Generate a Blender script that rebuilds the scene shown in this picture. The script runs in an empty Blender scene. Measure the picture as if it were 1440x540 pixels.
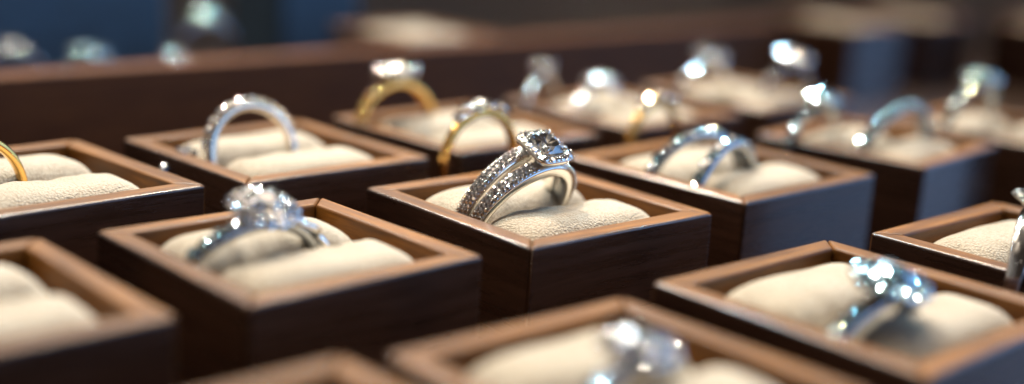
import bpy, bmesh, math, random, zlib
from mathutils import Vector, Matrix, Euler
RG_ = random.Random(21)
random.seed(7)
R_ = math.radians
PI = math.pi
U = 0.036                     # side of one ring box in metres
HB = 0.026                    # height of a ring box
MM = 0.001
TH0 = R_(45.25)
scene = bpy.context.scene
col = scene.collection

# ------------------------------------------------------------------ materials
MATS = {}
def new_mat(name):
    m = bpy.data.materials.new(name); m.use_nodes = True
    nt = m.node_tree
    for n in list(nt.nodes):
        if n.type != 'OUTPUT_MATERIAL': nt.nodes.remove(n)
    out = nt.nodes[0]
    MATS[name] = m
    return m, nt, out
def node(nt, kind, **kw):
    n = nt.nodes.new(kind)
    for k, v in kw.items(): setattr(n, k, v)
    return n
def ramp(nt, stops):
    r = node(nt, 'ShaderNodeValToRGB')
    e = r.color_ramp.elements
    e[0].position, e[0].color = stops[0][0], (*stops[0][1], 1)
    e[1].position, e[1].color = stops[-1][0], (*stops[-1][1], 1)
    for p, c in stops[1:-1]:
        x = e.new(p); x.color = (*c, 1)
    return r
def setin(n, **kw):
    for k, v in kw.items():
        n.inputs[k.replace('_', ' ')].default_value = v

def wood(name, dark, mid, light, rough, coat, spec=.5):
    m, nt, out = new_mat(name); L = nt.links.new
    p = node(nt, 'ShaderNodeBsdfPrincipled')
    tc = node(nt, 'ShaderNodeTexCoord'); oi = node(nt, 'ShaderNodeObjectInfo')
    add = node(nt, 'ShaderNodeVectorMath', operation='ADD')
    mul = node(nt, 'ShaderNodeMath', operation='MULTIPLY'); mul.inputs[1].default_value = 3.7
    L(oi.outputs['Random'], mul.inputs[0])
    mp = node(nt, 'ShaderNodeMapping'); mp.inputs['Scale'].default_value = (50, 700, 700)
    L(tc.outputs['Object'], add.inputs[0]); L(mul.outputs[0], add.inputs[1])
    L(add.outputs[0], mp.inputs['Vector'])
    n1 = node(nt, 'ShaderNodeTexNoise'); setin(n1, Scale=1.0, Detail=6.0, Roughness=.62, Distortion=.5)
    L(mp.outputs[0], n1.inputs['Vector'])
    mp2 = node(nt, 'ShaderNodeMapping'); mp2.inputs['Scale'].default_value = (220, 5200, 5200)
    L(add.outputs[0], mp2.inputs['Vector'])
    n2 = node(nt, 'ShaderNodeTexNoise'); setin(n2, Scale=1.0, Detail=3.0, Roughness=.6)
    L(mp2.outputs[0], n2.inputs['Vector'])
    r = ramp(nt, [(.28, dark), (.5, mid), (.74, light)])
    L(n1.outputs['Fac'], r.inputs[0])
    mx = node(nt, 'ShaderNodeMix', data_type='RGBA', blend_type='MULTIPLY')
    mx.inputs['Factor'].default_value = .55
    r2 = ramp(nt, [(.3, (.45, .4, .36)), (.62, (1, 1, 1))])
    L(n2.outputs['Fac'], r2.inputs[0])
    L(r.outputs[0], mx.inputs['A']); L(r2.outputs[0], mx.inputs['B'])
    tone = node(nt, 'ShaderNodeHueSaturation'); tv = node(nt, 'ShaderNodeMapRange'); setin(tv, To_Min=.82, To_Max=1.2)
    L(oi.outputs['Random'], tv.inputs[0]); L(tv.outputs[0], tone.inputs['Value']); L(mx.outputs['Result'], tone.inputs['Color'])
    L(tone.outputs[0], p.inputs['Base Color'])
    bp = node(nt, 'ShaderNodeBump'); setin(bp, Strength=.25, Distance=.0002)
    L(n2.outputs['Fac'], bp.inputs['Height']); L(bp.outputs[0], p.inputs['Normal'])
    rr = node(nt, 'ShaderNodeMapRange'); setin(rr, From_Min=.3, From_Max=.7, To_Min=rough - .08, To_Max=rough + .1)
    L(n1.outputs['Fac'], rr.inputs[0]); L(rr.outputs[0], p.inputs['Roughness'])
    setin(p, Specular_IOR_Level=spec, Coat_Weight=coat, Coat_Roughness=.16)
    L(p.outputs[0], out.inputs['Surface'])
    return m
wood('walnut', (.062, .021, .003), (.145, .054, .008), (.275, .112, .018), .52, .06, .22)
wood('mahogany', (.060, .018, .005), (.125, .040, .010), (.19, .066, .016), .55, .0, .2)
wood('shaded_walnut', (.026, .011, .006), (.055, .022, .011), (.095, .038, .018), .28, .75)

def suede():
    m, nt, out = new_mat('suede'); L = nt.links.new
    p = node(nt, 'ShaderNodeBsdfPrincipled')
    tc = node(nt, 'ShaderNodeTexCoord')
    n0 = node(nt, 'ShaderNodeTexNoise'); setin(n0, Scale=90.0, Detail=4.0)
    v = node(nt, 'ShaderNodeTexVoronoi', feature='SMOOTH_F1'); setin(v, Scale=3100.0, Smoothness=.5, Randomness=1.0)
    n1 = node(nt, 'ShaderNodeTexNoise'); setin(n1, Scale=2600.0, Detail=4.0, Roughness=.65, Distortion=.8)
    for n in (n0, v, n1): L(tc.outputs['Object'], n.inputs['Vector'])
    r = ramp(nt, [(.3, (.42, .35, .265)), (.7, (.54, .465, .37))])
    L(n0.outputs['Fac'], r.inputs[0])
    mx = node(nt, 'ShaderNodeMix', data_type='RGBA', blend_type='MULTIPLY'); mx.inputs['Factor'].default_value = .6
    r2 = ramp(nt, [(.1, (1, 1, 1)), (.75, (.55, .5, .43))])
    L(v.outputs['Distance'], r2.inputs[0])
    L(r.outputs[0], mx.inputs['A']); L(r2.outputs[0], mx.inputs['B'])
    L(mx.outputs['Result'], p.inputs['Base Color'])
    sub = node(nt, 'ShaderNodeMath', operation='SUBTRACT')
    L(n1.outputs['Fac'], sub.inputs[0]); L(v.outputs['Distance'], sub.inputs[1])
    bp = node(nt, 'ShaderNodeBump'); setin(bp, Strength=.9, Distance=.0002)
    L(sub.outputs[0], bp.inputs['Height']); L(bp.outputs[0], p.inputs['Normal'])
    setin(p, Roughness=.95, Sheen_Weight=.35, Sheen_Roughness=.4, Specular_IOR_Level=.15)
    p.inputs['Sheen Tint'].default_value = (1, .93, .82, 1)
    L(p.outputs[0], out.inputs['Surface'])
suede()

def metal(name, c, rough):
    m, nt, out = new_mat(name); L = nt.links.new
    p = node(nt, 'ShaderNodeBsdfPrincipled')
    tc = node(nt, 'ShaderNodeTexCoord')
    n = node(nt, 'ShaderNodeTexNoise'); setin(n, Scale=700.0, Detail=3.0)
    L(tc.outputs['Object'], n.inputs['Vector'])
    rr = node(nt, 'ShaderNodeMapRange'); setin(rr, From_Min=.3, From_Max=.7, To_Min=rough * .7, To_Max=rough * 1.4)
    L(n.outputs['Fac'], rr.inputs[0]); L(rr.outputs[0], p.inputs['Roughness'])
    setin(p, Base_Color=(*c, 1), Metallic=1.0)
    L(p.outputs[0], out.inputs['Surface'])
metal('white_gold', (.80, .78, .74), .14)
metal('bright_silver', (.46, .49, .52), .10)
metal('champagne_gold', (.66, .56, .45), .2)
metal('dark_silver', (.42, .40, .38), .35)  # darker, rougher metal for the bed under the pave stones
metal('yellow_gold', (.95, .57, .17), .16)

def diamond(name, tint, film=0., mirror=.08, rough=.015):
    m, nt, out = new_mat(name); L = nt.links.new
    p = node(nt, 'ShaderNodeBsdfPrincipled')
    setin(p, Base_Color=(*tint, 1), Roughness=0.0, IOR=2.42, Transmission_Weight=1.0, Thin_Film_Thickness=film, Thin_Film_IOR=1.6)
    g = node(nt, 'ShaderNodeBsdfGlossy'); g.inputs['Roughness'].default_value = rough
    g.inputs['Color'].default_value = (*tint, 1)
    m_ = node(nt, 'ShaderNodeMixShader'); m_.inputs[0].default_value = mirror
    L(p.outputs[0], m_.inputs[1]); L(g.outputs[0], m_.inputs[2]); L(m_.outputs[0], out.inputs['Surface'])
diamond('diamond', (1, 1, 1))
diamond('blue_white_diamond', (.62, .87, .96), 0., .5, .06)
diamond('sparkling_diamond', (1, 1, 1), 0., .5, .06)
diamond('crisp_diamond', (1, 1, 1), 0., .38, .05)
diamond('iridescent_diamond', (1, 1, 1), 520., .1)
nt_ = MATS['iridescent_diamond'].node_tree
q = nt_.nodes.new('ShaderNodeBsdfPrincipled')
setin(q, Base_Color=(.95, .95, .95, 1), Metallic=1.0, Roughness=.16, Thin_Film_Thickness=480., Thin_Film_IOR=1.7)
mx_ = [n for n in nt_.nodes if n.type == 'MIX_SHADER'][0]; mx_.inputs[0].default_value = .5
nt_.links.new(q.outputs[0], mx_.inputs[2])
diamond('small_diamond', (1, 1, 1), 0., .55, .03)

def plain(name, c, rough, scale=200., var=.3, coat=0.):
    m, nt, out = new_mat(name); L = nt.links.new
    p = node(nt, 'ShaderNodeBsdfPrincipled')
    tc = node(nt, 'ShaderNodeTexCoord')
    n = node(nt, 'ShaderNodeTexNoise'); setin(n, Scale=scale, Detail=5.0)
    L(tc.outputs['Object'], n.inputs['Vector'])
    r = ramp(nt, [(.3, tuple(x * (1 - var) for x in c)), (.7, tuple(x * (1 + var) for x in c))])
    L(n.outputs['Fac'], r.inputs[0]); L(r.outputs[0], p.inputs['Base Color'])
    setin(p, Roughness=rough, Coat_Weight=coat)
    L(p.outputs[0], out.inputs['Surface'])
plain('dark_lacquer', (.030, .015, .009), .3)
plain('slate_blue_leather', (.032, .066, .10), .5)
plain('navy_velvet', (.012, .018, .035), .9)

# ------------------------------------------------------------------ helpers
def link(o, parent=None):
    col.objects.link(o)
    if parent is not None: o.parent = parent
    return o
def mesh_obj(name, me, parent=None, mat=None):
    o = bpy.data.objects.new(name, me)
    if mat and not me.materials: me.materials.append(MATS[mat])
    return link(o, parent)
def from_bm(name, bm, mat, smooth=True):
    me = bpy.data.meshes.new(name); bm.to_mesh(me); bm.free()
    me.polygons.foreach_set('use_smooth', [smooth] * len(me.polygons))
    me.materials.append(MATS[mat])
    return me
def thing(name, label, cat, group=None):
    o = bpy.data.objects.new(name, None); o.empty_display_size = .005
    o['label'] = label; o['category'] = cat
    if group: o['group'] = group
    return link(o)

# ------------------------------------------------------------------ the table
bm = bmesh.new()
bmesh.ops.create_cube(bm, size=1, matrix=Matrix.Translation((0, 1.6, -.01)) @ Matrix.Diagonal((5, 5, .02, 1)))
tb = mesh_obj('tabletop', from_bm('tabletop', bm, 'dark_lacquer', False)); tb['kind'] = 'structure'

# ------------------------------------------------------------------ ring box
W = .092 * U                  # thickness of the wooden sides
h2 = U / 2
def panel_mesh():
    bm = bmesh.new(); g = .00007
    a, b = h2 - g, h2 - W - g
    v = [bm.verts.new(p) for p in ((-a, -h2, 0), (a, -h2, 0), (b, -h2 + W, 0), (-b, -h2 + W, 0),
                                   (-a, -h2, HB), (a, -h2, HB), (b, -h2 + W, HB), (-b, -h2 + W, HB))]
    for f in ((3, 2, 1, 0), (4, 5, 6, 7), (0, 1, 5, 4), (1, 2, 6, 5), (2, 3, 7, 6), (3, 0, 4, 7)):
        bm.faces.new([v[i] for i in f])
    bmesh.ops.recalc_face_normals(bm, faces=bm.faces)
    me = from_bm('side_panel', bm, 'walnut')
    me.materials.append(MATS['shaded_walnut'])
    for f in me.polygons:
        if f.normal.y < -.9: f.material_index = 1            # shade put into a darker colour on the outer face, the rim left brown
    return me
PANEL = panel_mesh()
bm = bmesh.new()
bmesh.ops.create_cube(bm, size=1, matrix=Matrix.Translation((0, 0, .0035)) @ Matrix.Diagonal((U - 2 * W - .0002, U - 2 * W - .0002, .003, 1)))
FLOOR = from_bm('base_panel', bm, 'walnut', False)

def roll_mesh(seed, sgn):
    """A stuffed cushion roll: long in x, domed, tapering at its ends."""
    rnd = random.Random(seed)
    nx, ny = 56, 30
    LX, LY = (U - 2 * W) * .985, (U - 2 * W) / 2 * .99
    zb, H = HB - .0085, .0089
    ph = [rnd.uniform(0, 6.28) for _ in range(6)]
    am = [rnd.uniform(.5, 1.0) for _ in range(6)]
    bm = bmesh.new(); G = []
    for i in range(nx + 1):
        row = []
        a = -math.cos(PI * i / nx)                       # crowd samples near the ends
        for j in range(ny + 1):
            b = -math.cos(PI * j / ny)
            pa = max(0., 1 - abs(a) ** 7.0) ** .6
            pb = max(0., 1 - abs(b) ** 3.6) ** .5
            z = zb + H * pa * pb
            x = a * LX / 2; y = b * LY / 2 * (.9 + .1 * pa)
            k = pa * pb
            z += k * .00016 * (am[0] * math.sin(x * 420 + ph[0]) + am[1] * math.sin(x * 230 + y * 300 + ph[1]))
            # soft creases where the roll dives into the slot beside the ring
            e = max(0., b * -sgn)
            z += k * .00028 * e * (am[2] * math.sin(x * 900 + ph[2]) + am[3] * math.sin(x * 1700 + ph[3]))
            row.append(bm.verts.new((x, y, z)))
        G.append(row)
    for i in range(nx):
        for j in range(ny):
            bm.faces.new((G[i][j], G[i + 1][j], G[i + 1][j + 1], G[i][j + 1]))
    # skirt down into the box
    rim = [G[i][0] for i in range(nx + 1)] + [G[nx][j] for j in range(1, ny + 1)] + \
          [G[i][ny] for i in range(nx - 1, -1, -1)] + [G[0][j] for j in range(ny - 1, 0, -1)]
    low = [bm.verts.new((v.co.x * .99, v.co.y * .99, .0052)) for v in rim]
    n = len(rim)
    for i in range(n):
        j = (i + 1) % n
        bm.faces.new((rim[j], rim[i], low[i], low[j]))
    bm.faces.new(low)
    bmesh.ops.recalc_face_normals(bm, faces=bm.faces)
    return from_bm('cushion_roll', bm, 'suede')
ROLLS = [(roll_mesh(10 + k, -1), roll_mesh(50 + k, 1)) for k in range(4)]
BOXES = {}
def add_box(key, gu, gv, dt, S, label, xy=None, cushions=True):
    c, s = math.cos(TH0), math.sin(TH0)
    x, y = xy if xy else (gu * c - gv * s, gu * s + gv * c)
    root = thing('ring_box', label, 'ring box', 'wooden ring boxes set out in rows')
    root.location = (x * U, y * U, 0.0)
    root.rotation_euler = (0, 0, TH0 + R_(dt)); root.scale = (S, S, 1)
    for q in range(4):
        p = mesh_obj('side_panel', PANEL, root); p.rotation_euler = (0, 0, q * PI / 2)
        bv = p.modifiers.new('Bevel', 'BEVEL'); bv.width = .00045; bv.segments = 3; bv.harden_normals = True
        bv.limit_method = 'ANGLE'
    mesh_obj('base_panel', FLOOR, root)
    pr = ROLLS[len(BOXES) % 4]
    off = (U - 2 * W) / 4
    for sg, me in ((-1, pr[0]), (1, pr[1])) if cushions else ():
        p = mesh_obj('cushion_roll', me, root); p.location = (0, sg * off, 0)
    BOXES[key] = (x * U, y * U, TH0 + R_(dt), S)
    return root

# ------------------------------------------------------------------ gems
def brilliant(name, mat, p=2.0, rot=0.0, tr=.56):
    """Brilliant cut, girdle diameter 1, table facing +z; p > 2 squares the outline off."""
    def pt(r, ang, z):
        a = ang + rot
        q = (abs(math.cos(a)) ** p + abs(math.sin(a)) ** p) ** (-1 / p)
        return (r * q * math.cos(a), r * q * math.sin(a), z)
    bm = bmesh.new(); V = lambda *a: bm.verts.new(pt(*a))
    k8 = PI / 4
    T = [V(tr / 2, k * k8, .165) for k in range(8)]
    S = [V((tr + .22) / 2, (k + .5) * k8, .095) for k in range(8)]
    G = [V(.5, j * k8 / 2, .012) for j in range(16)]
    D = [V(.5, j * k8 / 2, -.012) for j in range(16)]
    P = [V(.13, (k + .5) * k8, -.33) for k in range(8)]
    Cu = bm.verts.new((0, 0, -.43))
    bm.faces.new(T)
    for k in range(8):
        n = (k + 1) % 8; m = (k - 1) % 8; g = 2 * k
        bm.faces.new((T[k], T[n], S[k])); bm.faces.new((T[k], S[k], G[g], S[m]))
        bm.faces.new((S[k], G[g + 1], G[g])); bm.faces.new((S[k], G[(g + 2) % 16], G[g + 1]))
        bm.faces.new((Cu, P[k], D[g], P[m]))
        bm.faces.new((P[k], D[g], D[g + 1])); bm.faces.new((P[k], D[g + 1], D[(g + 2) % 16]))
    for j in range(16):
        i = (j + 1) % 16
        bm.faces.new((G[j], G[i], D[i], D[j]))
    bmesh.ops.recalc_face_normals(bm, faces=bm.faces)
    return from_bm(name, bm, mat, False)
GEM = brilliant('round_diamond', 'diamond')
GEMS = brilliant('sparkling_round_diamond', 'sparkling_diamond')
GEMH = brilliant('crisp_round_diamond', 'crisp_diamond')
GEMB = brilliant('round_blue_white_diamond', 'blue_white_diamond')
SQUARE = brilliant('square_diamond', 'diamond', 5.5, 0, .66)
GEMI = brilliant('round_iridescent_diamond', 'iridescent_diamond')
PAVE = brilliant('pave_diamond', 'small_diamond', tr=.6)
SQUARE_S = brilliant('square_small_diamond', 'diamond', 4.0)

def gem(name, me, parent, loc, d, rot=(0, 0, 0), sx=1.0):
    o = mesh_obj(name, me, parent)
    o.location = loc; o.scale = (d * sx, d, d)
    m = Euler(rot).to_matrix()
    if sx == 1.0 and me is not SQUARE: m = m @ Matrix.Rotation(RG_.uniform(0, .8), 3, 'Z') @ Matrix.Rotation(RG_.uniform(-.12, .12), 3, 'X') @ Matrix.Rotation(RG_.uniform(-.12, .12), 3, 'Y')
    o.rotation_euler = m.to_euler()
    return o

# ------------------------------------------------------------------ metal pieces
def sweep_band(Rout, width, thick, y0=lambda t: 0., a0=-PI, a1=PI, n=120, k=16, rough=3.0):
    """A band round the y axis, its centre at z = Rout; angle 0 is the top."""
    bm = bmesh.new(); rings = []
    closed = abs((a1 - a0) - 2 * PI) < 1e-6
    m = n if closed else n + 1
    for i in range(m):
        t = a0 + (a1 - a0) * i / n
        w, th, yo = width(t), thick(t), y0(t)
        row = []
        for j in range(k):
            q = 2 * PI * j / k
            c, s = math.cos(q), math.sin(q)
            e = 2 / rough
            yy = math.copysign(abs(c) ** e, c) * w / 2
            rr = math.copysign(abs(s) ** e, s) * th / 2 + Rout - th / 2
            row.append(bm.verts.new((math.sin(t) * rr, yo + yy, Rout + math.cos(t) * rr)))
        rings.append(row)
    for i in range(m if closed else m - 1):
        A, B = rings[i], rings[(i + 1) % m]
        for j in range(k):
            l = (j + 1) % k
            bm.faces.new((A[j], A[l], B[l], B[j]))
    if not closed:
        bm.faces.new(rings[0]); bm.faces.new(rings[-1])
    bmesh.ops.recalc_face_normals(bm, faces=bm.faces)
    return bm
def tube(bm, pts, rad, k=8):
    rows = []; n = len(pts); pts = [Vector(p) for p in pts]
    for i, p in enumerate(pts):
        d = (pts[min(i + 1, n - 1)] - pts[max(i - 1, 0)]).normalized()
        up = Vector((0, 0, 1)) if abs(d.z) < .9 else Vector((0, 1, 0))
        s = d.cross(up).normalized(); u = s.cross(d)
        r = rad(i / (n - 1)) if callable(rad) else rad
        rows.append([bm.verts.new(p + (s * math.cos(2 * PI * j / k) + u * math.sin(2 * PI * j / k)) * r) for j in range(k)])
    for A, B in zip(rows, rows[1:]):
        for j in range(k):
            bm.faces.new((A[j], A[(j + 1) % k], B[(j + 1) % k], B[j]))
    bm.faces.new(rows[0]); bm.faces.new(rows[-1])
    bmesh.ops.recalc_face_normals(bm, faces=bm.faces)
def prong_mesh(x, y, z0, z1, r, metal_, lean=.15):
    bm = bmesh.new()
    d = Vector((x, y, 0))
    pts = [(x * (1 - lean), y * (1 - lean), z0), (x, y, (z0 + z1) / 2), (x, y, z1), (x * .88, y * .88, z1 + r * .9)]
    tube(bm, pts, lambda t: r * (1 if t < .9 else .7), 8)
    return from_bm('prong', bm, metal_)
def lathe_mesh(name, prof, metal_, p=2.0, n=32, rot=0.):
    """Closed profile [(r, z)...] revolved round z, outline squared off for p > 2."""
    bm = bmesh.new(); rows = []
    for i in range(n):
        a = 2 * PI * i / n
        q = (abs(math.cos(a)) ** p + abs(math.sin(a)) ** p) ** (-1 / p)
        rows.append([bm.verts.new((r * q * math.cos(a + rot), r * q * math.sin(a + rot), z)) for r, z in prof])
    m = len(prof)
    for i in range(n):
        A, B = rows[i], rows[(i + 1) % n]
        for j in range(m):
            l = (j + 1) % m
            bm.faces.new((A[j], B[j], B[l], A[l]))
    bmesh.ops.recalc_face_normals(bm, faces=bm.faces)
    return from_bm(name, bm, metal_)

def place(root, box, u, v, z, lean=0, yaw=0):
    """u, v in box sides from the box's centre, z (ring's lowest point) in box sides above its rim."""
    x, y, th, S = BOXES[box]
    c, s = math.cos(th), math.sin(th); u *= U; v *= U
    root.location = (x + u * c - v * s, y + u * s + v * c, HB + z * U)
    root.rotation_euler = (Matrix.Rotation(th + R_(yaw), 3, 'Z') @ Matrix.Rotation(R_(lean), 3, 'X')).to_euler()

RG = 'diamond rings on display'
SEEDS = [('sharp white gold ring', 2), ('white ring with a big', 1), ('blurred ring at the bottom', 2), ('blurred silver ring with', 4),
         ('blurred wide ring', 3), ('blurred ring whose row', 1), ('blurred blue-grey ring', 4), ('far blurred ring making three', 3),
         ('far blurred ring making faint', 3), ('far blurred ring with a turquoise', 5), ('small blurred yellow gold', 2),
         ('blurred silver band', 2), ('far blurred ring making one', 4), ('far blurred ring with a tall', 2), ('far blurred ring showing', 2), ('thin yellow gold ring', 2)]
def ring_root(name, label):
    RG_.seed(zlib.crc32(label.encode()) + sum(1000 * k for start, k in SEEDS if label.startswith(start)))      # each ring has its own slight irregularities
    return thing(name, label, 'ring', RG)

def simple_band(root, Rout, w, t, metal_, wtop=None, ttop=None, name='band'):
    wtop = wtop or w; ttop = ttop or t
    f = lambda a: max(0., math.cos(a)) ** 1.5
    bm = sweep_band(Rout, lambda a: (w + (wtop - w) * f(a)), lambda a: (t + (ttop - t) * f(a)))
    return mesh_obj(name, from_bm(name, bm, metal_), root)
def shoulder_gems(root, Rout, angs, d, me, name='shoulder_diamond', y=0., dd=0.):
    for a in angs:
        rr = Rout + d * .05 + dd
        gem(name, me, root, (math.sin(a) * rr, y, Rout + math.cos(a) * rr), d, (0, a, 0))
def cluster_head(root, Rout, d0, n, d1, rh, zh, metal_, me, tilt=28, halo_drop=.0, second=None, square=False, sx=1.0):
    """Setting with a centre stone at height zh over the band and n stones round it."""
    top = 2 * Rout + zh
    prof = [(d0 * .30, 2 * Rout - .4 * MM), (rh * .55, 2 * Rout + zh * .25), (rh + d1 * .22, top - halo_drop - d1 * .40),
            (rh + d1 * .26, top - halo_drop - d1 * .22), (rh - d1 * .35, top - halo_drop - d1 * .12), (d0 * .28, top - d0 * .3)]
    st = mesh_obj('setting', lathe_mesh('setting', prof, metal_, 3.4 if square else 2.0), root)
    if sx != 1: st.scale = (sx, 1, 1)
    gem('center_diamond', SQUARE if square else (second or me), root, (0, 0, top), d0, (0, 0, 0), sx)
    for i in range(n):
        a = 2 * PI * (i + .5) / n
        q = ((abs(math.cos(a)) ** 3.4 + abs(math.sin(a)) ** 3.4) ** (-1 / 3.4)) if square else 1.0
        e = Matrix.Rotation(a, 3, 'Z') @ Matrix.Rotation(R_(tilt), 3, 'Y')
        gem('halo_diamond', me, root, (rh * q * math.cos(a) * sx, rh * q * math.sin(a), top - halo_drop), d1, e.to_euler())
    for i in range(4):
        a = PI / 4 + i * PI / 2
        q = (2 ** (.5 - 1 / 4.2)) if square else 1.0
        r = d0 * .5 * q * .98
        mesh_obj('prong', prong_mesh(r * math.cos(a) * sx, r * math.sin(a), top - d0 * .3, top + d0 * .1, .00028, metal_), st)
    return st

# ================================================================== the boxes (positions in box sides along the rows)
add_box('C', 0, 0, -2.6, 1.013, 'brown wooden ring box in the middle, holding the ring with a square diamond', (.110, 5.214))
add_box('B', 0, 0, -.5, .956, 'dark brown wooden ring box holding the white ring with a big round flower-like cluster', (-.760, 4.369))
add_box('E', 0, 0, -2.2, .956, 'brown ring box at the lower left, with bare cream cushion rolls and no ring', (-1.612, 3.584))
add_box('F', 0, 0, -2.5, .949, 'blurred wooden ring box at the bottom middle, holding the ring with a rainbow flash', (.349, 3.344))
add_box('G', 0, 0, -1.6, 1.023, 'wooden ring box at lower right, its bluish cluster ring shading the front cushion', (1.208, 4.170))
add_box('H', 0, 0, -1.7, 1.022, 'wooden ring box cut by the right edge, with half a solitaire ring in it', (2.149, 5.011))
add_box('D', 0, 0, -.1, 1.057, 'wooden ring box holding the wide bluish two-band ring, right behind the middle box', (.987, 6.141))
add_box('I', 0, 0, .4, 1.003, 'blurred wooden ring box holding an upright silver band with stones over its arch', (-1.096, 5.895))
add_box('J', 0, 0, 2.3, 1.039, 'wooden ring box cut by the left edge, with a plain yellow gold ring in it', (-1.964, 5.082))
add_box('S', 0, 0, 5, .967, 'blurred wooden box holding two sparkling rings, a teal glinting one behind a beaded one', (1.986, 7.086))
add_box('K', 4.6, 4.93, 0, 1.0, 'blurred wooden ring box holding a thick yellow gold ring with a large oval stone')
add_box('P', 5.85, 4.93, 0, 1.0, 'blurred wooden ring box holding a ring with a turquoise flash')
add_box('Q', 7.1, 4.93, 0, 1.0, 'far blurred wooden ring box holding two rings that show as pale light discs')
add_box('U', 7.62, 3.45, 2, 1.0, 'blurred wooden ring box at the right edge, under a blue-grey sparkling ring')
add_box('W', 1.57, 2.17, 0, 1.0, 'wooden ring box whose golden back corner just shows at the bottom edge')
add_box('M4', 6.95, 8.1, 0, 1.0, 'far blurred wooden box with a bare cream cushion at the top, left of centre')
add_box('V1', 12.1, 7.35, 0, 1.0, 'leftmost of the three farthest ring boxes with cream cushions at the top edge')
add_box('V2', 13.6, 7.35, 0, 1.0, 'middle one of the three farthest ring boxes with cream cushions at the top edge')
add_box('V3', 14.9, 6.3, 0, 1.0, 'farthest ring box with cream cushions in the top right corner')

def uv(gu, gv): return ((gu * math.cos(TH0) - gv * math.sin(TH0)) * U, (gu * math.sin(TH0) + gv * math.cos(TH0)) * U)
# the long rail of the tray, and two blue cases behind it
bm = bmesh.new()
bmesh.ops.create_cube(bm, size=1, matrix=Matrix.Translation((0, 0, HB / 2)) @ Matrix.Diagonal((13.2 * U, .16 * U, HB, 1)))
bmesh.ops.bevel(bm, geom=list(bm.edges), offset=.0009, segments=3, affect='EDGES', profile=.5)
rail = mesh_obj('tray_rail', from_bm('tray_rail', bm, 'mahogany', False)); rail.rotation_euler = (0, 0, TH0 + R_(2.2))
rail.location = (*uv(4.7, 7.36), 0)
rail['label'] = 'long dark brown wooden tray rail running across the blurred background'; rail['category'] = 'tray rail'
def blue_case(gu, gv, w, d, h, rz, label):
    r = thing('jewellery_case', label, 'jewellery case', 'blue cases behind the rail')
    r.location = (*uv(gu, gv), 0); r.rotation_euler = (0, 0, TH0 + R_(rz))
    for nm, z0, z1, k in (('case_body', 0, h * .62, 1.0), ('lid', h * .625, h, 1.02)):
        bm = bmesh.new()
        bmesh.ops.create_cube(bm, size=1, matrix=Matrix.Translation((0, 0, (z0 + z1) / 2 * U)) @ Matrix.Diagonal((w * U * k, d * U * k, (z1 - z0) * U, 1)))
        bmesh.ops.bevel(bm, geom=list(bm.edges), offset=.002, segments=4, affect='EDGES', profile=.5)
        mesh_obj(nm, from_bm(nm, bm, 'slate_blue_leather', False), r)
    bm = bmesh.new()
    bmesh.ops.create_uvsphere(bm, u_segments=12, v_segments=8, radius=.0016, matrix=Matrix.Translation((0, -d * U * .52, h * .62 * U)))
    mesh_obj('clasp', from_bm('clasp', bm, 'yellow_gold'), r)
blue_case(4.5, 9.9, 1.9, 1.0, 1.7, 0, 'blurred slate blue case behind the teal glinting ring at upper left')
blue_case(7.3, 10.3, .9, .9, 1.6, 0, 'blurred narrow blue case between the teal glinting ring and the bare cream cushion')

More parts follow.
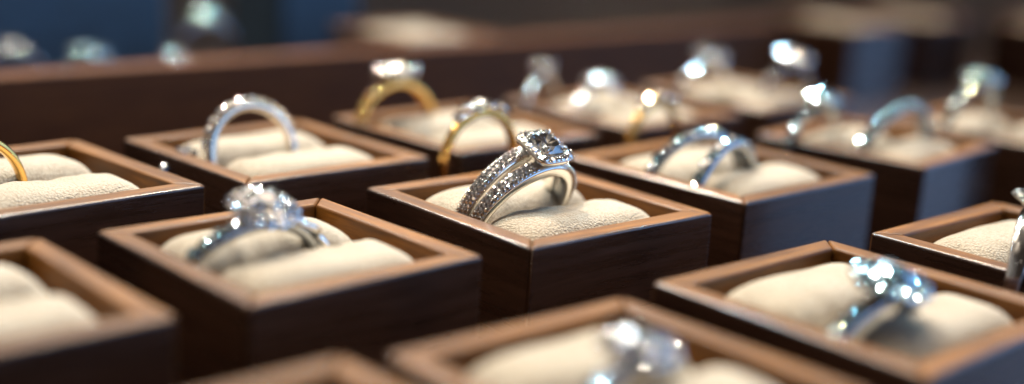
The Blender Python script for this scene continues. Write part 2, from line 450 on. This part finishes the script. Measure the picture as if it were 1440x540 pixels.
# ================================================================== rings
# ---- split-band ring with square diamond (in focus)
def hero():
    r = ring_root('diamond_ring', 'sharp white gold ring with a square haloed diamond and twin bands of tiny stones')
    Ro = 9.9 * MM
    sp = lambda a: (1.45 + .55 * max(0, math.cos(a)) ** 2 - .55 * max(0, -math.cos(a)) ** 1.5) * MM
    rest = []
    for sg in (-1, 1):
        wid = lambda a: (2.15 + .25 * math.cos(a)) * MM
        bm = sweep_band(Ro, wid, lambda a: (1.75 + .2 * math.cos(a)) * MM, lambda a, sg=sg: sg * sp(a) * .9, rough=5, k=20, n=160)
        mesh_obj('band', from_bm('band', bm, 'white_gold'), r)
        bed = sweep_band(Ro + .05 * MM, lambda a: (1.7 + .2 * math.cos(a)) * MM, lambda a: .3 * MM, lambda a, sg=sg: sg * sp(a) * .9, R_(-100), R_(72), rough=5)
        mesh_obj('pave_bed', from_bm('pave_bed', bed, 'dark_silver'), r)
        for row in (-1, 0, 1):
            step = .74 * MM / Ro
            for side, count in ((-1, 20), (1, 12)):
                for i in range(count):
                    a = side * (R_(17) + step * (i + (.5 if row == 0 else 0)))
                    rr = Ro + .20 * MM
                    y = sg * sp(a) * .9 + row * .66 * MM
                    rot = Matrix.Rotation(a, 3, 'Y') @ Matrix.Rotation(R_(-14 * row), 3, 'X')
                    if side < 0 and i < 16:
                        gem('pave_diamond', PAVE, r, (math.sin(a) * rr, y, Ro + math.cos(a) * rr), .72 * MM, rot.to_euler())
                    else:
                        rest.append(Matrix.Translation((math.sin(a) * rr, y, Ro + math.cos(a) * rr)) @ rot.to_4x4() @ Matrix.Scale(.72 * MM, 4))
        # bead grains along the edges and between the stones, one mesh of wrought metal
        bm = bmesh.new()
        for row in (-3, -1, 1, 3):
            step = .74 * MM / Ro
            for side, count in ((-1, 20), (1, 12)):
                for i in range(count):
                    a = side * (R_(17) + step * (i + .5))
                    y = sg * sp(a) * .9 + row * .34 * MM
                    rr = Ro + (.24 if abs(row) == 1 else .12) * MM
                    bmesh.ops.create_icosphere(bm, subdivisions=1, radius=.13 * MM,
                        matrix=Matrix.Translation((math.sin(a) * rr, y, Ro + math.cos(a) * rr)))
        mesh_obj('bead_setting', from_bm('bead_setting', bm, 'white_gold'), r)
    bm = bmesh.new()
    for m in rest:
        t = bmesh.new(); t.from_mesh(PAVE); t.transform(m); me = bpy.data.meshes.new('tmp'); t.to_mesh(me); t.free(); bm.from_mesh(me); bpy.data.meshes.remove(me)
    o = mesh_obj('pave_cluster', from_bm('pave_cluster', bm, 'small_diamond', False), r); o['kind'] = 'stuff'
    T = 2 * Ro
    # head: bridge, square gallery with dark window plates, halo plate
    head_z = T + 1.7 * MM
    prof = [(1.9 * MM, T - 1.2 * MM), (2.2 * MM, T + .0 * MM), (3.4 * MM, head_z - .9 * MM), (3.65 * MM, head_z - .15 * MM), (3.45 * MM, head_z),
            (2.4 * MM, head_z + .05 * MM), (1.9 * MM, head_z - .7 * MM), (1.2 * MM, T - .6 * MM)]
    st = mesh_obj('setting', lathe_mesh('setting', prof, 'white_gold', 5, 64), r)
    # dark plate painting the shade of an open window, with a line of tiny stones on each side of the gallery
    for q in range(4):
        e = Matrix.Rotation(q * PI / 2, 4, 'Z')
        bm = bmesh.new()
        pts = [(-1.7, 0), (1.7, 0), (1.3, -1.15), (-1.3, -1.15), (-1.7, 0), (1.7, 0)]
        tube(bm, [(x * MM, (-2.98 - .42 * (1 + y / 1.15) * 0 + y * -.42) * MM, head_z - .25 * MM + y * MM) for x, y in pts[:5]], .16 * MM, 6)
        o = mesh_obj('gallery_frame', from_bm('gallery_frame', bm, 'white_gold'), st); o.matrix_local = e
        bm = bmesh.new()
        vs = [bm.verts.new((x * MM, (-3.0 - y * .42 * -1 * -1) * MM, head_z - .25 * MM + y * MM)) for x, y in ((-1.6, -.05), (1.6, -.05), (1.25, -1.08), (-1.25, -1.08))]
        f = bm.faces.new(vs)
        ex = bmesh.ops.extrude_face_region(bm, geom=[f])
        bmesh.ops.translate(bm, vec=(0, .25 * MM, 0), verts=[g for g in ex['geom'] if isinstance(g, bmesh.types.BMVert)])
        bmesh.ops.recalc_face_normals(bm, faces=bm.faces)
        o = mesh_obj('gallery_shade_plate', from_bm('gallery_shade_plate', bm, 'navy_velvet', False), st); o.matrix_local = e
        for k in (-1, 0, 1):
            g = gem('gallery_diamond', GEM, st, (0, 0, 0), 1)
            g.matrix_local = e @ Matrix.Translation((k * .72 * MM, -2.98 * MM + .2 * MM, head_z - .8 * MM)) @ Matrix.Rotation(R_(100), 4, 'X') @ Matrix.Scale(.62 * MM, 4)
    for i in range(20):
        a = 2 * PI * (i + .5) / 20
        q = (abs(math.cos(a)) ** 5 + abs(math.sin(a)) ** 5) ** (-1 / 5)
        rr = 3.05 * MM * q
        e = Matrix.Rotation(a, 3, 'Z') @ Matrix.Rotation(R_(14), 3, 'Y')
        gem('halo_diamond', PAVE, r, (rr * math.cos(a), rr * math.sin(a), head_z + .08 * MM), 1.08 * MM, e.to_euler())
    bm = bmesh.new()
    for i in range(48):
        a = 2 * PI * i / 48
        q = (abs(math.cos(a)) ** 5 + abs(math.sin(a)) ** 5) ** (-1 / 5)
        for rr in (3.6, 2.5):
            if i % 2 and rr > 3: continue
            bmesh.ops.create_icosphere(bm, subdivisions=1, radius=.14 * MM, matrix=Matrix.Translation((rr * MM * q * math.cos(a), rr * MM * q * math.sin(a), head_z + .12 * MM)))
    mesh_obj('halo_beads', from_bm('halo_beads', bm, 'white_gold'), st)
    gem('center_diamond', SQUARE, r, (0, 0, head_z + .35 * MM), 4.5 * MM)
    for i in range(4):
        a = PI / 4 + i * PI / 2
        rr = 2.25 * MM * 2 ** (.5 - 1 / 4.2)
        mesh_obj('prong', prong_mesh(rr * math.cos(a), rr * math.sin(a), head_z - .4 * MM, head_z + .95 * MM, .3 * MM, 'white_gold'), st)
    place(r, 'C', -.085, .19, -.285, 27, 6)
hero()

# ---- flower cluster ring, slightly in front of focus
def flower():
    r = ring_root('diamond_ring', 'white ring with a big round flower-like diamond cluster and a twisted looped shoulder')
    Ro = 11.2 * MM
    simple_band(r, Ro, 1.7 * MM, 1.3 * MM, 'bright_silver', 2.3 * MM, 1.6 * MM)
    T = 2 * Ro
    st = cluster_head(r, Ro, 4.2 * MM, 11, 1.6 * MM, 2.85 * MM, 2.3 * MM, 'white_gold', GEMH, 9, .2 * MM)
    for i in range(16):
        a = 2 * PI * i / 16
        e = Matrix.Rotation(a, 3, 'Z') @ Matrix.Rotation(R_(20), 3, 'Y')
        gem('outer_halo_diamond', GEMH, r, (3.95 * MM * math.cos(a), 3.95 * MM * math.sin(a), T + 1.75 * MM), 1.6 * MM, e.to_euler())
    shoulder_gems(r, Ro, [R_(-29), R_(-40), R_(-50), R_(-60)], 2.0 * MM, GEMB)
    # twisted wires forming loops on the right shoulder
    for ph in (0, PI):
        bm = bmesh.new(); pts = []
        for i in range(40):
            t = i / 39; a = R_(22 + 62 * t)
            rr = Ro + (.55 + .25 * math.cos(t * 2 * PI * 1.5 + ph)) * MM
            pts.append((math.sin(a) * rr, 1.55 * math.sin(t * 2 * PI * 1.0 + ph) * MM, Ro + math.cos(a) * rr))
        tube(bm, pts, .5 * MM, 10)
        mesh_obj('twisted_wire', from_bm('twisted_wire', bm, 'white_gold'), r)
    place(r, 'B', -.12, .21, -.475, 20)
flower()

# ---- generic makers for the blurred rings
def cluster_ring(label, box, u, v, z, lean, yaw, Ro, metal_, d0, n, d1, rh, zh, gm=None, shoulders=(), sd=1.6, w=1.2, wt=None, name='diamond_ring', sx=1.0, square=False, tilt=28, drop=.0004, head=None, center=None):
    r = ring_root(name, label); Ro *= MM
    simple_band(r, Ro, w * MM, 1.15 * MM, metal_, (wt or w) * MM, 1.5 * MM)
    gm = gm or GEMS
    if n >= 0: cluster_head(r, Ro, d0 * MM, n, d1 * MM, rh * MM, zh * MM, head or metal_, gm, tilt, drop, center, square, sx)
    shoulder_gems(r, Ro, [R_(a) for a in shoulders], sd * MM, gm)
    place(r, box, u, v, z, lean, yaw)
    return r
def eternity(label, box, u, v, z, lean, yaw, Ro, metal_, d, a0, a1, gm=None, w=2.0, name='diamond_ring'):
    r = ring_root(name, label); Ro *= MM; d *= MM
    simple_band(r, Ro, w * MM, 1.6 * MM, metal_)
    n = int((R_(a1 - a0)) * Ro / (d * 1.04))
    shoulder_gems(r, Ro, [R_(a0) + (R_(a1 - a0)) * (i + .5) / n for i in range(n)], d, gm or GEMS, 'band_diamond', 0, .45 * MM)
    bm = bmesh.new()
    for i in range(n + 1):
        a = R_(a0) + R_(a1 - a0) * i / n
        for y in (-.42, .42):
            rr = Ro + .16 * MM
            bmesh.ops.create_icosphere(bm, subdivisions=1, radius=.16 * d, matrix=Matrix.Translation((math.sin(a) * rr, y * d, Ro + math.cos(a) * rr)))
    mesh_obj('bead_setting', from_bm('bead_setting', bm, metal_), r)
    place(r, box, u, v, z, lean, yaw)
    return r

cluster_ring('blurred ring at the bottom edge with a rainbow flash in its cluster of white stones', 'F', -.05, .0, -.54, 6, 0, 11, 'bright_silver',
             5.0, 14, 1.6, 3.4, 2.2, None, (-24, -34, -44, -54, -64, 28), 1.6, center=GEMI)
cluster_ring('blurred silver ring with a bluish stone cluster, shading the cushion at lower right', 'G', -.19, -.03, -.56, 12, 0, 12, 'bright_silver',
             5.4, 13, 2.0, 4.0, 2.4, GEMB, (-24, -34, -44, -54, -64, -74), 2.1, 1.9, 2.4)
cluster_ring('silver ring with a knotted shoulder, half out of view at the right edge', 'H', -.33, .0, -.30, 6, 20, 9, 'white_gold',
             5.4, 12, 1.3, 3.2, 2.2, GEMH, (-36,), 1.5, 2.2, 3.8)

def wide_ring():
    r = ring_root('diamond_ring', 'blurred wide ring of two crossing bluish bands set with stones')
    Ro = 11.5 * MM
    for sg in (-1, 1):
        yo = lambda a, sg=sg: sg * (1.1 + 3.6 * (math.cos((a + R_(80)) / 2) ** 2) ** 1.6) * MM
        bm = sweep_band(Ro, lambda a: 2.1 * MM, lambda a: 1.5 * MM, yo, n=120)
        mesh_obj('band', from_bm('band', bm, 'bright_silver'), r)
        for i in range(14):
            a = R_(-88 + 11.5 * i)
            rr = Ro + .2 * MM
            gem('band_diamond', GEMB if i % 2 else GEMS, r, (math.sin(a) * rr, yo(a), Ro + math.cos(a) * rr), 2.3 * MM, (R_(-8), a, 0))
    place(r, 'D', -.16, .0, -.46, 8)
wide_ring()
eternity('blurred silver band standing upright with a row of round stones over its arch',
         'I', -.10, -.02, -.26, -14, 0, 8.7, 'champagne_gold', 1.9, -80, 64, None, 1.6)
cluster_ring('small silver ring sunk deep in a cushion end, showing one very bright spot', 'I', -.40, .16, -.44, 6, 0, 7.5, 'bright_silver', 3.0, 0, .8, 1.4, 1.0, None, (-30, 30), 1.4)
cluster_ring('yellow gold ring cut off by the left edge of the picture', 'J', -.22, .05, -.34, 0, 0, 9.6, 'yellow_gold', 3.0, 0, .6, 1.4, .8, None, (), 1.4, 2.0, name='gold_ring')
cluster_ring('thick blurred yellow gold ring with a large oval stone showing green and violet flashes', 'K', -.22, .28, -.33, -4, 0, 9.7, 'yellow_gold', 6.0, 16, 1.2, 3.4, 2.0, None, (-28, -40), 2.0, 2.4, 3.2, 'gold_ring', 1.3, head='white_gold', center=GEMI)

def post(label, gu, gv, h):
    c, s = math.cos(TH0), math.sin(TH0)
    bm = bmesh.new()
    prof = [(.0001, 0), (4.2 * MM, 0), (4.2 * MM, 1.2 * MM), (2.4 * MM, 2.2 * MM), (2.0 * MM, h - 1 * MM), (2.6 * MM, h - .4 * MM), (2.4 * MM, h), (.0001, h)]
    o = mesh_obj('ring_post', lathe_mesh('ring_post', prof, 'navy_velvet'))
    o.location = ((gu * c - gv * s) * U, (gu * s + gv * c) * U, 0)
    o['label'] = label; o['category'] = 'ring stand'; o['group'] = 'slim posts that hold rings between the boxes'
    return (gu * c - gv * s) * U, (gu * s + gv * c) * U, TH0, 1.0
BOXES['post1'] = post('slim navy post behind the middle box, under the thin gold ring', 4.08, 4.27, HB - .24 * U)
BOXES['post2'] = post('slim navy post under the small gold ring with four warm light discs', 5.38, 4.3, HB - .25 * U)

def trilogy(label, box, z, Ro, yaw, k):
    r = ring_root('gold_ring', label); Ro *= MM
    simple_band(r, Ro, 1.8 * MM, 1.3 * MM, 'yellow_gold')
    for a, d, y in ((-34, 1.6, 0), (-19, 1.9, .7), (-17, 1.9, -.9), (0, 2.3, .9), (2, 2.2, -1.1), (19, 1.9, .5), (22, 1.9, -.9), (35, 1.6, 0)):
        a = R_(a); rr = Ro + 1.1 * MM
        gem('cluster_diamond', GEMS, r, (math.sin(a) * rr, y * MM, Ro + math.cos(a) * rr), d * 1.25 * MM, (R_(-y * 18), a, 0))
    bm = bmesh.new()
    for y in (-.9, .9):
        tube(bm, [(math.sin(R_(t)) * (Ro + .3 * MM), y * MM * math.cos(R_(t) * 2), Ro + math.cos(R_(t)) * (Ro + .3 * MM)) for t in range(-40, 41, 8)], .28 * MM, 8)
    mesh_obj('setting', from_bm('setting', bm, 'white_gold'), r)
    place(r, box, 0, 0, z, 0, yaw)
trilogy('thin yellow gold ring with small bead-like stones, standing right behind the middle box', 'post1', -.24, 8.6, 0, 0)
trilogy('small blurred yellow gold ring with four warm round light discs', 'post2', -.25, 7.6, 0, 1)

cluster_ring('far blurred ring with a turquoise flash beside one pale light disc', 'P', -.14, .1, -.46, 4, 0, 10.5, 'white_gold', 5.5, 12, 1.4, 3.5, 1.6, None, (), 1.6, center=GEMI)
cluster_ring('faint far grey ring at the back left end of the box with the turquoise flash', 'P', -.28, .40, -.34, 0, 20, 9, 'white_gold', 5.0, 0, .8, 2.0, 1.6, None, (-30, 30), 1.6)
cluster_ring('far blurred ring making three overlapping pale grey discs above a cushion', 'Q', -.42, .1, -.36, 8, 0, 10.5, 'white_gold', 5.2, 12, 1.6, 3.6, 2.2, None, (-26, -38, -50, 26), 2.2)
cluster_ring('far blurred ring making faint grey discs with a thin red glint', 'Q', .14, -.15, -.36, 8, 0, 10.5, 'bright_silver', 5.2, 12, 1.6, 3.6, 2.0, None, (-26, -38, -50, 26), 2.2)
cluster_ring('blurred ring with a teal left shoulder and one very bright cream disc on top', 'S', -.24, .32, -.36, 8, 0, 10, 'bright_silver', 4.6, 12, 1.6, 3.2, 1.6, GEMB, (-24, -35, -46, -57, -68, 26, 38), 2.1)
eternity('blurred ring whose row of stones makes a rising string of light discs', 'S', .04, .04, -.50, 14, -6, 13.0, 'bright_silver', 2.6, -84, 84, GEMB, 1.6)
cluster_ring('blurred blue-grey ring with overlapping large light discs, near the right edge', 'U', -.28, .12, -.36, 8, 0, 11.5, 'bright_silver', 5.0, 13, 1.7, 3.6, 1.8, GEMB, (-24, -35, -46, -57, -68, 26, 38, 50), 2.3)
for key, gu, gv, z, lb in (('N1', 4.15, 8.25, -.62, 'slim navy post behind the long rail, under the pale blue haze'),
                           ('N2', 5.3, 8.6, -.47, 'slim navy post behind the long rail, under the teal glinting ring'),
                           ('N3', 4.65, 8.0, -.52, 'slim navy post behind the long rail, under the single pale disc'),
                           ('N4', 3.75, 8.55, -.60, 'slim navy post behind the long rail at the left edge')):
    BOXES[key] = post(lb, gu, gv, HB + z * U)
cluster_ring('far blurred ring making one wide pale blue haze of light at the upper left', 'N1', 0, 0, -.62, 8, 0, 10, 'bright_silver', 5.5, 12, 2.2, 4.2, 1.8, GEMB, (-28, -40, 30, 42), 2.0)
cluster_ring('far blurred ring with a tall saturated teal glint at the upper left', 'N2', 0, 0, -.47, 4, 0, 10, 'bright_silver', 5.5, 12, 1.8, 3.6, 1.8, GEMB, (-28, -40, 30, 42), 2.0)
cluster_ring('far blurred ring showing as one pale grey disc just over the rail', 'N3', 0, 0, -.52, 8, 0, 8, 'white_gold', 4.5, 8, 1.2, 2.8, 1.4, None, (), 2.0)
cluster_ring('far blurred ring showing as a pale disc cut by the left edge', 'N4', 0, 0, -.60, 8, 0, 10, 'white_gold', 4.5, 8, 1.2, 2.8, 1.4, None, (), 2.0)

# ------------------------------------------------------------------ light
def lamp(name, loc, target, power, radius, color, spread=60):
    l = bpy.data.lights.new(name, 'AREA'); l.shape = 'DISK'; l.size = radius * 2; l.energy = power; l.color = color
    l.spread = R_(spread)
    o = link(bpy.data.objects.new(name, l)); o.location = loc
    o.rotation_euler = (Vector(target) - Vector(loc)).to_track_quat('-Z', 'Y').to_euler()
    return o
CT = (0, 5.2 * U, HB)
lamp('key_lamp', (-.20, CT[1] + .38, .60), CT, .55, .0135, (1, .86, .70))
rl_ = random.Random(3)
for i in range(10):
    az = R_(-52 + 96 * (i + rl_.uniform(-.3, .3)) / 9)          # fan of small lights added for glints, behind and above the tray
    el = R_((44, 60, 50, 66)[i % 4] + rl_.uniform(-3, 3)); d = rl_.uniform(.6, .75)
    loc = (d * math.cos(el) * math.sin(az), CT[1] + d * math.cos(el) * math.cos(az), HB + d * math.sin(el))
    lamp('added_light', loc, CT, .17, .0082, (1, .62, .28) if i == 6 else (.45, .80, 1) if i in (1, 4, 8) else (1, .9, .76))

vx, vy = 13.2 * math.cos(TH0) - 7.0 * math.sin(TH0), 13.2 * math.sin(TH0) + 7.0 * math.cos(TH0)
lamp('added_light', (vx * U, vy * U + .25, .62), (vx * U, vy * U, HB), .35, .02, (1, .84, .62), 40)  # extra light added to brighten the farthest cushions

DOT_SCALE, DOT_R, DOT_L, PANEL_L, BLUE, LEFT_FILL = 1.6, .028, 260.0, .58, 2.2, .22
w = bpy.data.worlds.new('World'); scene.world = w; w.use_nodes = True
w.cycles.sampling_method = 'MANUAL'; w.cycles.sample_map_resolution = 2048
nt = w.node_tree; L = nt.links.new
bg = nt.nodes['Background']
tc = node(nt, 'ShaderNodeTexCoord')
sep = node(nt, 'ShaderNodeSeparateXYZ'); L(tc.outputs['Generated'], sep.inputs[0])
# a dim warm shop: added sparkle dots overhead, a cool blue side to the right
def math_(op, a, b=None, c=None):
    n = node(nt, 'ShaderNodeMath', operation=op)
    for k, x in enumerate((a, b, c)):
        if x is None: continue
        if isinstance(x, (int, float)): n.inputs[k].default_value = x
        else: L(x, n.inputs[k])
    return n.outputs[0]
def smooth(x, lo, hi):
    n = node(nt, 'ShaderNodeMapRange', interpolation_type='SMOOTHSTEP'); setin(n, From_Min=lo, From_Max=hi)
    L(x, n.inputs[0]); return n.outputs[0]
X, Y, Z = sep.outputs
zc = math_('MAXIMUM', Z, .05)
cmb = node(nt, 'ShaderNodeCombineXYZ'); L(math_('DIVIDE', X, zc), cmb.inputs[0]); L(math_('DIVIDE', Y, zc), cmb.inputs[1])
vo = node(nt, 'ShaderNodeTexVoronoi', voronoi_dimensions='2D'); setin(vo, Scale=DOT_SCALE, Randomness=.7)
L(cmb.outputs[0], vo.inputs['Vector'])
sc = node(nt, 'ShaderNodeSeparateColor'); L(vo.outputs['Color'], sc.inputs[0])
dot = math_('MULTIPLY', math_('LESS_THAN', vo.outputs['Distance'], DOT_R), math_('MULTIPLY', smooth(Z, .30, .36), math_('MULTIPLY', math_('GREATER_THAN', sc.outputs[1], .42), math_('ADD', .05, smooth(Y, -.05, .3)))))
rl = ramp(nt, [(.0, (1, .80, .58)), (.55, (1, .9, .76)), (.72, (.95, .97, 1)), (.85, (.45, .75, 1)), (1., (.35, .7, 1))])
L(sc.outputs[0], rl.inputs[0])
def scaled(c, f):
    n = node(nt, 'ShaderNodeVectorMath', operation='SCALE')
    if isinstance(c, tuple): n.inputs[0].default_value = c
    else: L(c, n.inputs[0])
    if isinstance(f, (int, float)): n.inputs['Scale'].default_value = f
    else: L(f, n.inputs['Scale'])
    return n.outputs[0]
def plus(a, b):
    n = node(nt, 'ShaderNodeVectorMath', operation='ADD'); L(a, n.inputs[0]); L(b, n.inputs[1]); return n.outputs[0]
sparkle_dots = scaled(rl.outputs[0], math_('MULTIPLY', dot, DOT_L))
vp = node(nt, 'ShaderNodeTexVoronoi', voronoi_dimensions='2D', distance='CHEBYCHEV'); setin(vp, Scale=1.15, Randomness=.55)
L(cmb.outputs[0], vp.inputs['Vector'])                    # bright panels added overhead for facet contrast, dim between them
panel = math_('ADD', .22, math_('MULTIPLY', smooth(math_('MULTIPLY', vp.outputs['Distance'], -1.0), -.28, -.23), 4.0))
panel_fill = scaled((1.0, .84, .68), math_('MULTIPLY', panel, math_('MULTIPLY', math_('MULTIPLY', smooth(Z, .5, .75), smooth(Y, -.6, 0.)), PANEL_L)))
blue = scaled((.25, .52, 1.0), math_('MULTIPLY', math_('MULTIPLY', smooth(X, .35, .85), math_('SUBTRACT', 1.0, smooth(Z, .35, .6))), BLUE))
left = scaled((1., .95, .9), math_('MULTIPLY', math_('MULTIPLY', smooth(math_('MULTIPLY', X, -1.0), .3, .9), math_('SUBTRACT', 1.0, smooth(Z, .5, .7))), LEFT_FILL))  # soft glow added from the left to brighten the band stones
base = node(nt, 'ShaderNodeVectorMath', operation='ADD'); base.inputs[0].default_value = (.030, .023, .020); L(plus(plus(plus(sparkle_dots, panel_fill), blue), left), base.inputs[1])
L(base.outputs[0], bg.inputs['Color']); bg.inputs['Strength'].default_value = 1.0

# ------------------------------------------------------------------ camera
cd = bpy.data.cameras.new('Camera'); cam = link(bpy.data.objects.new('Camera', cd)); scene.camera = cam
cd.sensor_width = 36; cd.lens = 1842.7 / 1440 * 36
cam.location = (0, 0, HB + 1.299 * U)
cam.rotation_euler = (Matrix.Rotation(R_(90 - 13.715), 3, 'X') @ Matrix.Rotation(R_(3.634), 3, 'Z')).to_euler()
cd.clip_start = .005; cd.clip_end = 50
cd.dof.use_dof = True; cd.dof.focus_distance = 5.1 * U
cd.dof.aperture_fstop = cd.lens * MM / (.232 * U); cd.dof.aperture_blades = 9

scene.view_settings.view_transform = 'Standard'; scene.view_settings.look = 'None'
scene.view_settings.exposure = 0; scene.view_settings.gamma = 1
cy = scene.cycles
scene.render.engine = 'CYCLES'
cy.max_bounces = 14; cy.glossy_bounces = 8; cy.transmission_bounces = 10; cy.diffuse_bounces = 3
cy.sample_clamp_indirect = 300; cy.sample_clamp_direct = 0
cy.caustics_reflective = False; cy.caustics_refractive = False
cy.use_denoising = True
